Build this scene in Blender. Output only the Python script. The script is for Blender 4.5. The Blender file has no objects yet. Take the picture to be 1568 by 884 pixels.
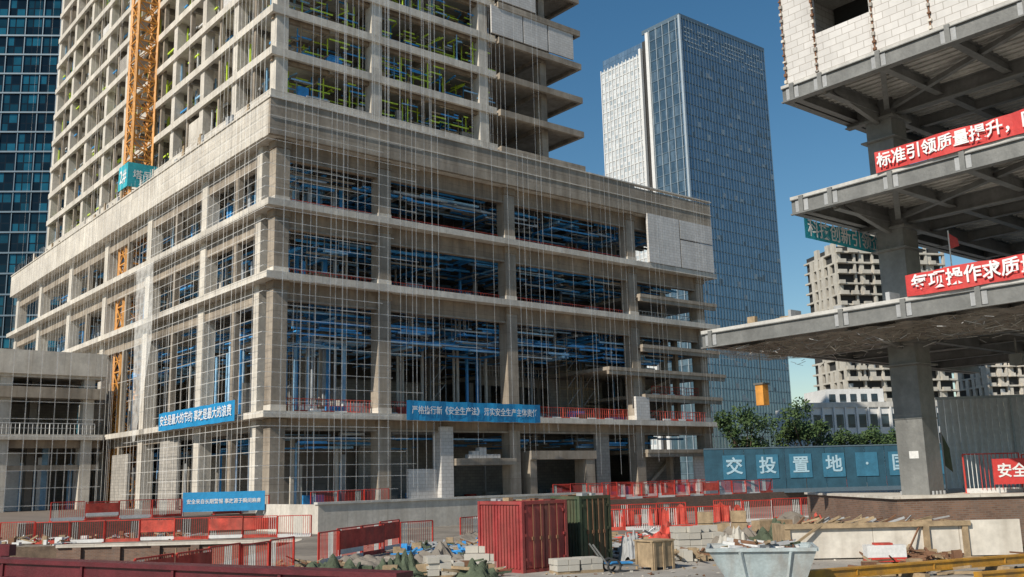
import bpy, math, random
from mathutils import Vector, Matrix
random.seed(7)
H=3.2
scene=bpy.context.scene
R=random.uniform
# ------------------------------------------------------------------ materials
def newmat(name):
    m=bpy.data.materials.new(name); m.use_nodes=True
    nt=m.node_tree; b=nt.nodes['Principled BSDF']
    return m,nt,b
def N(nt,t,**k):
    n=nt.nodes.new(t)
    for a,v in k.items(): setattr(n,a,v)
    return n
def coords(nt,wall=False):
    tc=N(nt,'ShaderNodeTexCoord')
    if not wall: return tc.outputs['Object']
    s=N(nt,'ShaderNodeSeparateXYZ'); nt.links.new(tc.outputs['Object'],s.inputs[0])
    a=N(nt,'ShaderNodeMath',operation='ADD'); nt.links.new(s.outputs[0],a.inputs[0]); nt.links.new(s.outputs[1],a.inputs[1])
    c=N(nt,'ShaderNodeCombineXYZ'); nt.links.new(a.outputs[0],c.inputs[0]); nt.links.new(s.outputs[2],c.inputs[1])
    return c.outputs[0]
def noisefac(nt,vec,scale,detail=5,stretch=None,lo=.3,hi=.7,rough=.6):
    if stretch:
        mp=N(nt,'ShaderNodeMapping'); mp.inputs['Scale'].default_value=stretch
        nt.links.new(vec,mp.inputs[0]); vec=mp.outputs[0]
    n=N(nt,'ShaderNodeTexNoise'); n.inputs['Scale'].default_value=scale; n.inputs['Detail'].default_value=detail; n.inputs['Roughness'].default_value=rough
    nt.links.new(vec,n.inputs['Vector'])
    r=N(nt,'ShaderNodeMapRange'); r.inputs[1].default_value=lo; r.inputs[2].default_value=hi
    nt.links.new(n.outputs['Fac'],r.inputs[0])
    return r.outputs[0]
def mix(nt,f,a,b,bt='MIX'):
    m=N(nt,'ShaderNodeMix',data_type='RGBA',blend_type=bt)
    for sock,v in ((m.inputs[0],f),(m.inputs[6],a),(m.inputs[7],b)):
        if isinstance(v,(int,float)): sock.default_value=v
        elif isinstance(v,tuple): sock.default_value=(*v,1)
        else: nt.links.new(v,sock)
    return m.outputs[2]
def sc(c,k): return tuple(min(1,x*k) for x in c)
def M(name,col,rough=.8,var=.25,scale=1.0,metal=0.0,stain=.25,streak=True,bump=.15,dirt=None,joints=None):
    m,nt,b=newmat(name); v=coords(nt)
    f1=noisefac(nt,v,scale,6)
    c=mix(nt,f1,sc(col,1-var),sc(col,1+var*.6))
    f9=noisefac(nt,v,scale*7,5)
    c=mix(nt,f9,c,mix(nt,1.0,c,(.8,.8,.8),'MULTIPLY'))
    if streak:
        f2=noisefac(nt,v,.9,4,(1.6,1.6,.12),.42,.72)
        d=dirt or sc(col,.45)
        g=N(nt,'ShaderNodeMath',operation='MULTIPLY'); nt.links.new(f2,g.inputs[0]); g.inputs[1].default_value=stain
        c=mix(nt,g.outputs[0],c,d)
    if joints:
        t=N(nt,'ShaderNodeTexBrick'); t.offset=0; nt.links.new(coords(nt,True),t.inputs['Vector'])
        t.inputs['Color1'].default_value=(1,1,1,1); t.inputs['Color2'].default_value=(.85,.85,.86,1); t.inputs['Mortar'].default_value=(.6,.57,.55,1)
        t.inputs['Scale'].default_value=1; t.inputs['Brick Width'].default_value=joints[0]; t.inputs['Row Height'].default_value=joints[1]; t.inputs['Mortar Size'].default_value=.018; t.inputs['Mortar Smooth'].default_value=.3
        c=mix(nt,1.0,c,t.outputs['Color'],'MULTIPLY')
    nt.links.new(c,b.inputs['Base Color'])
    b.inputs['Roughness'].default_value=rough; b.inputs['Metallic'].default_value=metal
    if bump:
        f3=noisefac(nt,v,scale*12,4)
        bp=N(nt,'ShaderNodeBump'); bp.inputs['Strength'].default_value=bump; bp.inputs['Distance'].default_value=.03
        nt.links.new(f3,bp.inputs['Height']); nt.links.new(bp.outputs[0],b.inputs['Normal'])
    return m
def AM(name,col,alpha,scale=1.2):
    m,nt,b=newmat(name); b.inputs['Base Color'].default_value=(*col,1); b.inputs['Roughness'].default_value=.8
    f=noisefac(nt,coords(nt),scale,4)
    r=N(nt,'ShaderNodeMapRange'); nt.links.new(f,r.inputs[0]); r.inputs[3].default_value=alpha*.5; r.inputs[4].default_value=min(1,alpha*1.4)
    nt.links.new(r.outputs[0],b.inputs['Alpha'])
    return m
def BR(name,c1,c2,mortar,w,h,ms=.02,rough=.85,offset=.5,metal=0,bias=0,var=.2,stain=.2):
    m,nt,b=newmat(name); v=coords(nt,True)
    t=N(nt,'ShaderNodeTexBrick'); t.offset=offset
    nt.links.new(v,t.inputs['Vector'])
    t.inputs['Color1'].default_value=(*c1,1); t.inputs['Color2'].default_value=(*c2,1); t.inputs['Mortar'].default_value=(*mortar,1)
    t.inputs['Scale'].default_value=1; t.inputs['Brick Width'].default_value=w; t.inputs['Row Height'].default_value=h
    t.inputs['Mortar Size'].default_value=ms; t.inputs['Bias'].default_value=bias
    o=coords(nt)
    f=noisefac(nt,o,.5,6)
    c=mix(nt,f,t.outputs['Color'],sc((1-var,)*3,1),'MULTIPLY')
    f2=noisefac(nt,o,.8,4,(1.5,1.5,.15),.5,.8)
    g=N(nt,'ShaderNodeMath',operation='MULTIPLY'); nt.links.new(f2,g.inputs[0]); g.inputs[1].default_value=stain
    c=mix(nt,g.outputs[0],c,(.12,.11,.1))
    nt.links.new(c,b.inputs['Base Color']); b.inputs['Roughness'].default_value=rough; b.inputs['Metallic'].default_value=metal
    return m
MT={}
MT['conc']=M('concrete_tan',(.42,.36,.29),scale=.35,var=.32,stain=.6,dirt=(.17,.13,.09),joints=(2.4,1.5))
MT['concl']=M('concrete_light',(.73,.68,.60),scale=.5,var=.2,stain=.42,dirt=(.33,.28,.22),joints=(3.1,5))  # pale concrete; on the left face it puts sunlit brightness into the colour
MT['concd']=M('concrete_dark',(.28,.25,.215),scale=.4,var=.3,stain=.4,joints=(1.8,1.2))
MT['beam']=M('concrete_brown',(.38,.29,.205),scale=.5,var=.3,stain=.65,dirt=(.15,.11,.08),joints=(1.8,3))
MT['block']=BR('aac_blocks',(.70,.68,.66),(.62,.60,.58),(.40,.37,.34),.6,.3,.014)
MT['blockg']=BR('grey_blocks',(.42,.39,.35),(.33,.31,.28),(.2,.19,.18),.6,.3,.015)
MT['brick']=BR('brown_brick',(.27,.15,.10),(.17,.095,.065),(.22,.18,.15),.25,.08,.012,stain=.5,var=.35)
MT['soil']=M('soil',(.18,.125,.085),scale=1.5,var=.5,stain=.5,bump=.8)
MT['blue']=M('blue_duct',(.06,.36,.80),rough=.4,streak=False,var=.4)
MT['bluel']=M('pale_blue_film',(.32,.58,.85),rough=.4,streak=False,var=.35)
MT['greyp']=M('galvanised_duct',(.48,.51,.54),rough=.4,streak=False,var=.3,metal=.2)
MT['lime']=M('lime_guard',(.65,.88,.08),rough=.6,streak=False,bump=0)
MT['white']=M('white_paint',(.75,.75,.74),rough=.6,var=.1,stain=.15)
MT['string']=AM('white_cable_net',(.85,.84,.82),.24)
MT['sheet']=AM('white_dust_net',(.78,.77,.74),.42)
MT['red']=M('red_paint',(.58,.05,.035),rough=.5,var=.25,stain=.2,scale=3,bump=.05)
MT['redn']=M('red_net',(.60,.075,.05),rough=.8,var=.5,stain=.45,scale=2,dirt=(.3,.12,.09))
MT['redc']=M('red_container_paint',(.38,.055,.055),rough=.5,var=.35,stain=.75,scale=1.5,dirt=(.2,.09,.07))
MT['dred']=M('dark_red_steel',(.13,.018,.025),rough=.45,var=.4,stain=.4,scale=3)
MT['bannerb']=M('blue_banner_cloth',(.015,.28,.58),rough=.6,var=.15,stain=.1,scale=.6)
MT['bannert']=M('teal_banner_cloth',(.04,.45,.55),rough=.6,var=.2,stain=.1)
MT['bannerr']=M('red_banner_cloth',(.64,.055,.05),rough=.6,var=.15,stain=.15)
MT['txt']=M('white_lettering',(.85,.85,.85),rough=.6,var=.05,streak=False,bump=0)
MT['txtb']=M('pale_blue_lettering',(.42,.60,.70),rough=.6,var=.1,streak=False,bump=0)
MT['orange']=M('orange_crane_paint',(.80,.36,.07),rough=.5,var=.3,stain=.4,scale=2)
MT['yellow']=M('yellow_beam_paint',(.55,.28,.03),rough=.5,var=.35,stain=.6,scale=2,dirt=(.2,.12,.06))
MT['steel']=M('grey_steel_primer',(.23,.23,.22),rough=.5,var=.3,stain=.5,scale=.8,metal=.1)
MT['steell']=M('light_steel',(.42,.43,.44),rough=.6,var=.2,stain=.4)
MT['deckp']=M('metal_deck_underside',(.60,.58,.54),rough=.6,var=.25,metal=.1)
MT['slabw']=M('white_slab_edge',(.60,.585,.55),var=.2,stain=.45)
MT['ground']=M('site_ground',(.27,.235,.195),scale=.25,var=.5,stain=0,streak=False,bump=.6)
MT['pave']=M('site_concrete_paving',(.36,.335,.30),scale=.4,var=.35,streak=False,bump=.3)
MT['green']=M('green_paint',(.06,.10,.055),rough=.7,var=.4,stain=.6,scale=2,dirt=(.14,.07,.04))
MT['tarp']=M('olive_tarp',(.09,.115,.07),rough=.85,var=.5,scale=2,streak=False,bump=.5)
MT['wood']=M('weathered_wood',(.42,.31,.19),rough=.85,var=.4,scale=3,stain=.4)
MT['rust']=M('rusty_steel',(.22,.11,.06),rough=.8,var=.4,scale=3)
MT['net']=AM('debris_net',(.40,.37,.32),.5,2.5)
MT['fibre']=M('net_fibre',(.5,.47,.42),streak=False,bump=0)
MT['corr']=M('corrugated_sheet',(.80,.83,.85),rough=.45,var=.1,stain=.25,scale=.6)
MT['hoard']=M('teal_hoarding',(.03,.10,.15),rough=.6,var=.3,stain=.4)
MT['tile']=M('hoarding_letter_tile',(.045,.19,.30),rough=.6,var=.2,stain=.3)
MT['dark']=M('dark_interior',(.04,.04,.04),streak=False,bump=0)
MT['beige']=M('beige_render',(.55,.52,.46),var=.15,scale=.1)
MT['skin']=M('skip_paint',(.44,.52,.54),rough=.55,var=.25,stain=.6,scale=2,dirt=(.25,.15,.09))
MT['bark']=M('bark',(.10,.07,.05),scale=4)
def glassmat(name,c1,c2,mort,w,h,ms,metal=.7,rough=.12,bias=-.3,off=0,var=.35):
    return BR(name,c1,c2,mort,w,h,ms,rough,off,metal,bias,var,.0)
MT['gl_r']=glassmat('glass_curtain_blue',(.22,.33,.43),(.33,.45,.55),(.09,.13,.16),1.63,4.0,.04,.6,.16,var=.25)
MT['gl_l']=glassmat('glass_curtain_dark_blue',(.10,.17,.23),(.26,.35,.41),(.08,.1,.11),1.5,4.0,.04,.5,.22)  # darker blue glass strip on the left face
MT['gl_w']=glassmat('glass_curtain_pale',(.70,.74,.76),(.26,.36,.43),(.82,.82,.82),1.9,2.0,.28,.1,.3,-.35)
MT['gl_d']=glassmat('glass_tower_dark',(.004,.014,.022),(.03,.24,.34),(.015,.02,.025),1.6,1.9,.12,.4,.1,-.3)
MT['win']=glassmat('window_glass',(.03,.05,.07),(.10,.14,.17),(.05,.05,.05),1.5,1.5,.05,.3,.15)
MT['fin']=M('aluminium_fin',(.50,.56,.60),rough=.4,var=.1,metal=.3,streak=False,bump=0)
MT['find']=M('dark_aluminium_fin',(.14,.20,.25),rough=.4,var=.1,metal=.3,streak=False,bump=0)
def leafmat():
    m,nt,b=newmat('foliage'); v=coords(nt); f=noisefac(nt,v,1.2,3)
    c=mix(nt,f,(.018,.04,.012),(.07,.12,.03)); nt.links.new(c,b.inputs['Base Color']); b.inputs['Roughness'].default_value=.7
    return m
MT['leaf']=leafmat()
# ------------------------------------------------------------------ mesh builder
class MB:
    def __init__(s): s.v=[];s.f=[];s.m=[];s.names=[]
    def mi(s,k):
        if k not in s.names: s.names.append(k)
        return s.names.index(k)
    def box(s,x0,x1,y0,y1,z0,z1,k,j=.003):
        if x0>x1:x0,x1=x1,x0
        if y0>y1:y0,y1=y1,y0
        if z0>z1:z0,z1=z1,z0
        r=lambda:random.random()*j
        x0+=r();x1-=r();y0+=r();y1-=r();z0+=r();z1-=r()
        b=len(s.v)
        s.v+=[(x0,y0,z0),(x1,y0,z0),(x1,y1,z0),(x0,y1,z0),(x0,y0,z1),(x1,y0,z1),(x1,y1,z1),(x0,y1,z1)]
        for q in ((3,2,1,0),(4,5,6,7),(0,1,5,4),(1,2,6,5),(2,3,7,6),(3,0,4,7)):
            s.f.append(tuple(b+i for i in q)); s.m.append(s.mi(k))
    def poly(s,pts,k):
        b=len(s.v); s.v+=[tuple(p) for p in pts]; s.f.append(tuple(range(b,b+len(pts)))); s.m.append(s.mi(k))
    def prism(s,a,bq,k):
        n=len(a); b=len(s.v); s.v+=[tuple(p) for p in a]+[tuple(p) for p in bq]
        fs=[tuple(range(n-1,-1,-1)),tuple(range(n,2*n))]+[(i,(i+1)%n,n+(i+1)%n,n+i) for i in range(n)]
        for q in fs: s.f.append(tuple(b+i for i in q)); s.m.append(s.mi(k))
    def bar(s,p,q,w,k,n=4):
        p=Vector(p);q=Vector(q);d=q-p
        if d.length<1e-6: return
        d.normalize(); u=d.orthogonal().normalized()
        if abs(d.z)<.9: u=d.cross(Vector((0,0,1))).normalized()
        w2=d.cross(u)
        off=math.pi/4 if n==4 else 0; rr=w/2*(1.414 if n==4 else 1)
        ring=[u*math.cos(off+2*math.pi*i/n)*rr+w2*math.sin(off+2*math.pi*i/n)*rr for i in range(n)]
        s.prism([p+x for x in ring],[q+x for x in ring],k)
    def build(s,name,parent=None,loc=None,rot=0,smooth=False):
        me=bpy.data.meshes.new(name); me.from_pydata(s.v,[],s.f)
        for k in s.names: me.materials.append(MT[k])
        me.polygons.foreach_set('material_index',s.m)
        if smooth: me.polygons.foreach_set('use_smooth',[True]*len(s.f))
        me.update()
        o=bpy.data.objects.new(name,me); scene.collection.objects.link(o)
        if parent: o.parent=parent
        if loc: o.location=loc
        o.rotation_euler=(0,0,rot)
        return o
def empty(name,loc,rot=0):
    e=bpy.data.objects.new(name,None); scene.collection.objects.link(e); e.location=loc; e.rotation_euler=(0,0,rot); e.empty_display_size=.5
    return e
def text(body,size,loc,rot,parent,k='txt',name='lettering',sx=1,off=.008):
    c=bpy.data.curves.new(name,'FONT'); c.body=body; c.size=size; c.align_x='CENTER'; c.align_y='CENTER'; c.extrude=.004; c.resolution_u=2; c.offset=size*off
    c.materials.append(MT[k])
    o=bpy.data.objects.new(name,c); scene.collection.objects.link(o); o.parent=parent; o.location=loc; o.rotation_euler=rot; o.scale=(sx,1,1)
    return o
RT=math.radians
ANG=RT(39.6)
FR=(RT(90),0,0); LF=(RT(90),0,RT(-90))
# ------------------------------------------------------------------ main building
B=empty('concrete_building_under_construction',(-19,76,H),ANG)
SW,TW=53.2,84.0
RF=30.8
m=MB()
for z,th in ((5.57,.5),(16.5,.55),(22.4,.55)):
    m.box(-.9,SW+1.2,-.9,TW+.5,z-th,z,'concl')
m.box(.3,SW,.3,TW,27.9,28.4,'concl')
m.build('floor_slabs',B)
m=MB()
m.box(-.9,41.4,-.9,-.55,27.75,RF,'conc'); m.box(41.4,SW+.8,-.9,-.55,27.75,RF-.3,'conc')
m.box(-.9,-.55,-.55,TW,27.75,RF,'concl')  # left parapet paler than the front one: sunlight put into its colour
m.box(-.9,SW+.8,-.55,.35,27.7,28.05,'concl'); m.box(-.55,.35,.35,TW,27.7,28.05,'concl')
m.box(-1.0,SW+.9,-1.0,-.5,RF-.02,RF+.12,'concl'); m.box(-1.0,-.5,-.5,TW,RF-.02,RF+.12,'concl')
m.box(-.96,SW+.8,-.98,-.9,29.2,29.3,'concl')
m.box(SW+.45,SW+.8,-.55,30,27.75,RF-.3,'conc')
for i in range(30):
    t=R(2,80); m.box(-.8,-.65,t,t+R(.1,.6),RF+.12,RF+R(.4,1.4),random.choice(['wood','steell','concl']))
m.build('roof_parapet',B)
m=MB()
FC=[.1,10.4-.6,24.5-.6,41.4-.7,52.3-.7]
for i,s0 in enumerate(FC):
    m.box(s0,s0+1.25,-.05,1.15,-2,27.7,'conc')
    for zz in (5.57,16.5,22.4,28.2): m.box(s0-.08,s0+1.33,-.16,1.2,zz-1.2,zz-.56,'beam')
    for zz in (5.6,16.55,22.45): m.box(s0-.03,s0+1.28,-.09,1.2,zz,zz+.5,'concl')
LC=[14.2,28.5,42.5,56.5,70.5,83]
for t0 in LC:
    m.box(-.05,1.15,t0-.6,t0+.6,-2,27.7,'concl')  # left columns get the paler tone too, as painted-in sunlight
for t0 in (7.5,21.5,35.5,49.5): m.box(.1,.6,t0-.25,t0+.25,-2,27.7,'conc')
m.box(-.05,.9,2.2,3.2,-2,27.7,'concl')
for s0 in FC[1:4]:
    for t0 in (13,26,40): m.box(s0,s0+1.2,t0,t0+1.2,-2,27.7,'concd')
for t0 in LC: m.box(12,13.2,t0-.6,t0+.6,-2,27.7,'concd')
m.build('columns',B)
m=MB()
for zt in (5.07,15.95,21.85,27.7):
    d=1.5 if zt>10 else .9
    for a,b in zip(FC[:-1],FC[1:]):
        m.box(a+1.25,b,.15,.75,zt-d,zt,'beam')
        m.box(a+1.25,b,.08,.15,zt-d-.04,zt-d+.12,'conc')
    ts=[3.2]+LC
    for a,b in zip(ts[:-1],ts[1:]): m.box(.15,.75,a+.55,b-.6,zt-d,zt,'conc')
    for t0 in [5,9,13,17,21]: m.box(1,SW,t0,t0+.45,zt-.75,zt-.02,'concd')
    for s0 in FC[1:4]: m.box(s0+.3,s0+.9,1.2,24,zt-1.1,zt-.03,'concd')
m.build('edge_beams',B)
m=MB()
m.box(15,46,25,60,-2,27.7,'concd'); m.box(3,15,60,60.5,-2,27.7,'concd')
m.box(46,SW,24,24.4,-2,27.7,'blockg'); m.box(SW-.6,SW-.3,9.2,24,-2,16,'blockg'); m.box(SW-.6,SW-.3,12,24,16,27.7,'blockg')
m.box(28,41,10,25,10.2,10.6,'concd'); m.box(28,41,10,10.4,9.6,10.2,'conc')
for k in range(6): m.box(27+k*2.3,27.5+k*2.3,10.1,10.6,5.6,9.8,'concd')
m.box(30,36,12,12.3,10.6,15.0,'blockg'); m.box(12,24,14,14.3,5.6,10.0,'blockg'); m.box(37,45,9,9.3,5.6,15.8,'blockg')
m.box(3,9,12,12.3,5.6,9.0,'blockg')
m.box(36,40.5,4,4.25,-2,4.0,'blockg'); m.box(44,51,3.2,3.5,-2,2,'blockg'); m.box(17.5,41,9,9.3,-2,5,'blockg')
m.box(3,12,6,6.3,-2,4,'concd'); m.box(11,16.5,5,5.3,-2,4.6,'blockg')
for t0 in range(6,80,9): m.box(7,7.3,t0,t0+R(3,7),-2,R(1.5,4),'blockg')
for t0 in range(5,80,11):
    for z0 in (5.6,16.55,22.5): m.box(9,9.3,t0,t0+R(3,7),z0,z0+R(2,4.2),'blockg')
m.build('core_walls',B)
m=MB()
for z in (2.6,8.3,10.9,13.5,18.9):
    s0=41.6; e=1.0
    if z==10.9: s0=36.5;e=1.8
    m.box(s0,SW+e,-.8,9,z-.35,z,'conc'); m.box(s0,SW+e-.1,-.7,-.4,z-.75,z-.35,'conc')
for a in (43.6,47.4,49.2):
    for z0,z1 in ((-2,2.25),(2.6,5.05),(5.6,7.9),(8.3,10.5),(10.9,13.1),(13.5,15.9),(16.5,18.5),(18.9,21.8)):
        if random.random()<.75: m.box(a,a+.5,1.5,2.1,z0,z1,'conc')
for z0,z1 in ((-2,2.25),(5.6,7.9),(8.3,10.5),(13.5,15.9),(18.9,21.8)):
    m.box(45,51,4,4.3,z0,z1,'blockg')
    m.bar((44,3,z0),(50,3,z1),.35,'concl')
m.box(40.2,42.2,-.75,-.45,5.6,8.0,'block'); m.box(49.5,51.8,-.2,.1,-2,2.2,'block')
m.build('stair_bay',B)
m=MB()
m.box(43.1,48.2,-1.0,-.75,22.45,27.9,'block'); m.box(48.35,53.9,-1.0,-.75,22.45,25.6,'block'); m.box(48.35,53.9,-1.0,-.75,25.75,27.9,'block')
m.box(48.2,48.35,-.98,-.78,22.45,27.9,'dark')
m.box(16.0,17.3,-.3,1.0,-2,4.6,'block'); m.box(13.0,16.0,.3,.6,-2,1.0,'block')
m.box(17.4,24.2,-.6,3,1.25,1.85,'conc'); m.box(26.0,34.4,-.6,1.2,1.7,2.5,'conc'); m.box(33.0,34.2,-.5,1.1,-2,1.7,'conc'); m.box(26,26.8,-.4,1.1,-2,1.7,'conc')
for i in range(9): m.box(19+i*.4,19.36+i*.4,-.3,.3,1.86,1.9+random.choice([.3,.6,.9]),'block')
m.box(35.4,37.3,.5,.8,-2,4.5,'blockg')
m.box(-.4,-.1,17.5,22,-2,4.2,'blockg'); m.box(-.3,0,31,36,-2,3.4,'blockg')
m.build('infill_block_walls',B)
m=MB()
for zt,dz,n in ((5.05,1.4,130),(15.9,3.6,620),(21.8,1.9,300),(27.6,1.9,300)):
    for i in range(n):
        a=R(1,46); b=1.1+18*random.random()**1.7; z=zt-.9-dz*random.random()
        k=random.choice(['blue','blue','bluel','blue','greyp','conc'])
        if random.random()<.6:
            l=R(2,7); m.box(a,min(a+l,51),b,b+R(.1,.4),z,z+R(.06,.22),k)
        else:
            l=R(2,6); m.box(a,a+R(.1,.4),b,b+l,z,z+R(.06,.22),k)
        if random.random()<.4: m.box(a,a+.05,b,b+.05,z,zt,'steell')
    for i in range(n//2):
        a=R(1.4,8); b=R(2,78); z=zt-1.0-dz*random.random()
        if random.random()<.5: m.box(a,a+R(.1,.4),b,b+R(2,7),z,z+R(.05,.2),'blue')
        else: m.box(a,a+R(2,4),b,b+R(.1,.4),z,z+R(.05,.2),'bluel')
for (z0,z1) in ((5.6,15),(16.55,21),(22.45,27),(-2,4.8)):
    for i in range(64):
        t=R(3.5,70); s=R(1.5,3.5); m.box(s,s+.15,t,t+R(.08,.4),z0,z0+(z1-z0)*R(.5,1),random.choice(['bluel','blue','greyp','concl','concd']))
    for i in range(22):
        s=R(1.5,9.5); t=R(3,9); m.box(s,s+R(.08,.35),t,t+.2,z0,z0+(z1-z0)*R(.5,1),random.choice(['bluel','blue','concl','greyp']))  # blue and white uprights stand in by colour for sky seen through glazing
    for i in range(14):
        s=R(11,50); m.box(s,s+R(.08,.25),6,6.2,z0,z1,random.choice(['blue','steell','concl']))
    for i in range(70):
        s=R(1.5,50); t=R(1.5,9); m.box(s,s+R(.3,2),t,t+R(.3,1),z0,z0+R(.2,1.2),random.choice(['wood','blue','steell','redn','blockg','white']))
for (s,t) in ((20,7),(36,5),(38.3,5),(5,9)):
    for q in range(5):
        z=5.6+q*1.8
        for a,b in ((0,0),(1.8,0),(0,1.2),(1.8,1.2)): m.bar((s+a,t+b,z),(s+a,t+b,z+1.8),.07,'wood' if s>30 else 'steell')
        m.bar((s,t,z+1.8),(s+1.8,t,z+1.8),.07,'wood'); m.bar((s,t,z),(s+1.8,t,z+1.8),.06,'steell'); m.bar((s,t+1.2,z+1.8),(s+1.8,t+1.2,z+1.8),.07,'wood')
m.build('ceiling_ducts_and_stored_materials',B)
m=MB()
def rail(m,p0,p1,h,k='red',sp=.3,bw=.035,board=True):
    p0=Vector(p0);p1=Vector(p1);d=p1-p0;l=d.length;u=d/l
    m.bar(p0+Vector((0,0,h)),p1+Vector((0,0,h)),.06,k); m.bar(p0+Vector((0,0,h*.55)),p1+Vector((0,0,h*.55)),.04,k)
    n=int(l/sp)
    for i in range(n+1):
        q=p0+u*(i*sp); w=bw if i%7 else .07
        m.bar(q,q+Vector((0,0,h)),w,k)
    if board:
        nb=int(l/1.2)
        for i in range(nb):
            if random.random()<.8:
                a=p0+u*(i*1.2);b=p0+u*(i*1.2+1.15); zz=Vector((0,0,.14))
                m.bar(a+zz,b+zz,.18,'redn' if i%2 else 'white')
for z in (5.57,16.5,22.4):
    for a,b in zip(FC[:-2],FC[1:-1]): rail(m,(a+1.3,.9,z),(b-.1,.9,z),1.15 if z<6 else .7,'redn',.3)
rail(m,(42,-.5,5.57),(51.5,-.5,5.57),1.0,'redn',.4); rail(m,(44,.5,8.3),(52,.5,8.3),1.0,'redn',.4); rail(m,(42,.8,16.5),(51.5,.8,16.5),.9,'steell',.5,board=False)
rail(m,(28,10,10.6),(41,10,10.6),1.1,'white',.4,board=False)
m.build('floor_edge_railings',B)
S0,S1,T0,T1=3.2,41.3,7.4,82.0
TZ=[30.85+4.15*i for i in range(0,12)]
m=MB()
for i,z in enumerate(TZ):
    if i:
        m.box(S0,S1-1.8,T0,T1,z-.25,z,'concl')
        m.box(S0-.25,29,T0-.35,T0,z-.65,z+.12,'concl')
        m.box(S0-.35,S0,T0-.35,T1,z-.6,z+.15,'concl')
        m.box(29,S1-R(0,.4),T0-.9,T0+11,z-.5,z-.26,'conc'); m.box(29,S1,T0-1.0,T0-.6,z-.9,z-.2,'conc')
        m.box(S1-.4,S1,T0-.6,T0+9,z-.9,z-.2,'conc')
        m.box(S0,29,T0+.3,T0+.7,z-.95,z-.26,'beam')
        for s0 in (9,14,20,27.5,35.5): m.box(s0,s0+.5,T0,T0+18,z-.95,z-.26,'conc')
        for t0 in range(12,80,5): m.box(S0,S0+12,t0,t0+.4,z-.85,z-.26,'concd')
for s0 in (3.4,13.5,26.9): m.box(s0,s0+1.2,T0-.1,T0+1.1,28,TZ[-1],'concl')
m.box(35.9,36.8,T0+.2,T0+1.2,28,TZ[-1],'conc')
t=T0+8.3
while t<T1+1:
    m.box(S0-.1,S0+.9,t-.5,t+.5,28,TZ[-1],'concl')
    m.box(S0-.02,S0+.4,t-4.4,t-4.0,28,TZ[-1],'conc')
    t+=8.25
m.box(14,34,T0+16,T1-6,28,TZ[-1],'concd'); m.box(S0+7,S0+7.3,T0+9,T1-5,28,TZ[-1],'blockg')
m.box(28,34,T0+5,T0+5.3,28,TZ[-1],'concd')
m.build('tower_frame',B)
m=MB()
m.box(28.1,32.5,T0-.9,T0-.7,TZ[4]+.1,TZ[5]-.8,'block'); m.box(32.7,36.2,T0-.9,T0-.7,TZ[4]+.1,TZ[5]-.8,'block'); m.box(36.4,40.2,T0-.9,T0-.7,TZ[4]+.1,TZ[5]-.8,'block')
m.box(28.1,34.5,T0-.9,T0-.7,TZ[5]+.1,TZ[6]-.8,'block'); m.box(28.1,40.2,T0-.9,T0-.7,TZ[6]+.1,TZ[7]-.8,'block')
for i in range(0,11):
    for k in range(4):
        if random.random()<.3:
            t=T0+8.3+8.25*random.randint(0,7); m.box(S0+.1,S0+.3,t+.5,t+3.8,TZ[i]+.1,TZ[i]+R(1,3.3),random.choice(['block','concl','blockg']))
m.build('tower_infill_blocks',B)
m=MB()
for i in range(0,9):
    z=TZ[i]
    for k in range(170):
        a=R(S0+1,27.5); b=T0+R(.1,4); h=R(.2,3.2)
        c=random.choice(['lime','lime','lime','blue','bluel','blue','steell','wood'])
        if random.random()<.6: m.box(a,a+R(.5,2.6),b,b+.12,z+h,z+h+.12,c)
        elif random.random()<.5: m.bar((a,b,z+h),(a+R(-.5,.5),b+R(1,3),z+h),.12,c)
        else: m.box(a,a+.1,b,b+.1,z+.1,z+3.3,c)
    for k in range(26):
        a=R(S0+1,28); b=T0+R(.5,5); m.box(a,a+R(.3,1.8),b,b+.4,z,z+R(.3,1.6),random.choice(['bluel','blue','white','wood','blockg']))
    for k in range(170):
        a=S0+R(.4,3.4); b=R(T0+1,T1); h=R(.3,3)
        c=random.choice(['lime','lime','blue','bluel','steell','white'])
        if random.random()<.6: m.box(a,a+.15,b,b+R(.8,3),z+h,z+h+.17,c)
        else: m.box(a,a+.15,b,b+.15,z+.1,z+3.2,c)
m.build('tower_edge_guards',B)
m=MB()
s=.2
while s<54:
    if s<16 or random.random()<.55:
        w=R(.04,.11) if s<28 else R(.03,.06)
        m.box(s,s+w,-1.35,-1.345,R(-1.6,-.4) if s<14 else R(-1.2,5.5),(TZ[-1] if random.random()<.6 and s<32 else 31),'string',0)
    s+=R(.4,1.4)
t=.4
while t<80:
    w=R(.05,.13)
    m.box(-1.4,-1.395,t,t+w,-1.2,31.5 if random.random()<.75 else TZ[-1],'string',0); t+=R(.5,1.6)
z=-.6
while z<31:
    e=R(9,14)
    m.box(-1.4,e,-1.34,-1.335,z,z+.06,'string',0); m.box(-1.375,-1.37,-1.3,R(20,34),z,z+.06,'string',0); z+=R(.8,1.15)
for i in range(12):
    m.box(2.4,2.405,T0+i*.9,T0+i*.9+.1,31,TZ[-1],'string',0)
for i in range(26):
    a=S0+R(0,26); m.box(a,a+R(.05,.12),T0-.8,T0-.795,31,TZ[-1],'string',0)
m.build('guide_cables',B)
m=MB()
m.poly([(-1.6,25.4,4.4),(-1.6,26.2,4.4),(-1.6,27.0,14),(-1.6,22.0,14)],'sheet')
m.poly([(-1.6,22.0,14),(-1.6,27.0,14),(-1.6,27.3,21.5),(-1.6,22.6,21.5)],'sheet')
m.build('white_dust_sheet',B)
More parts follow.
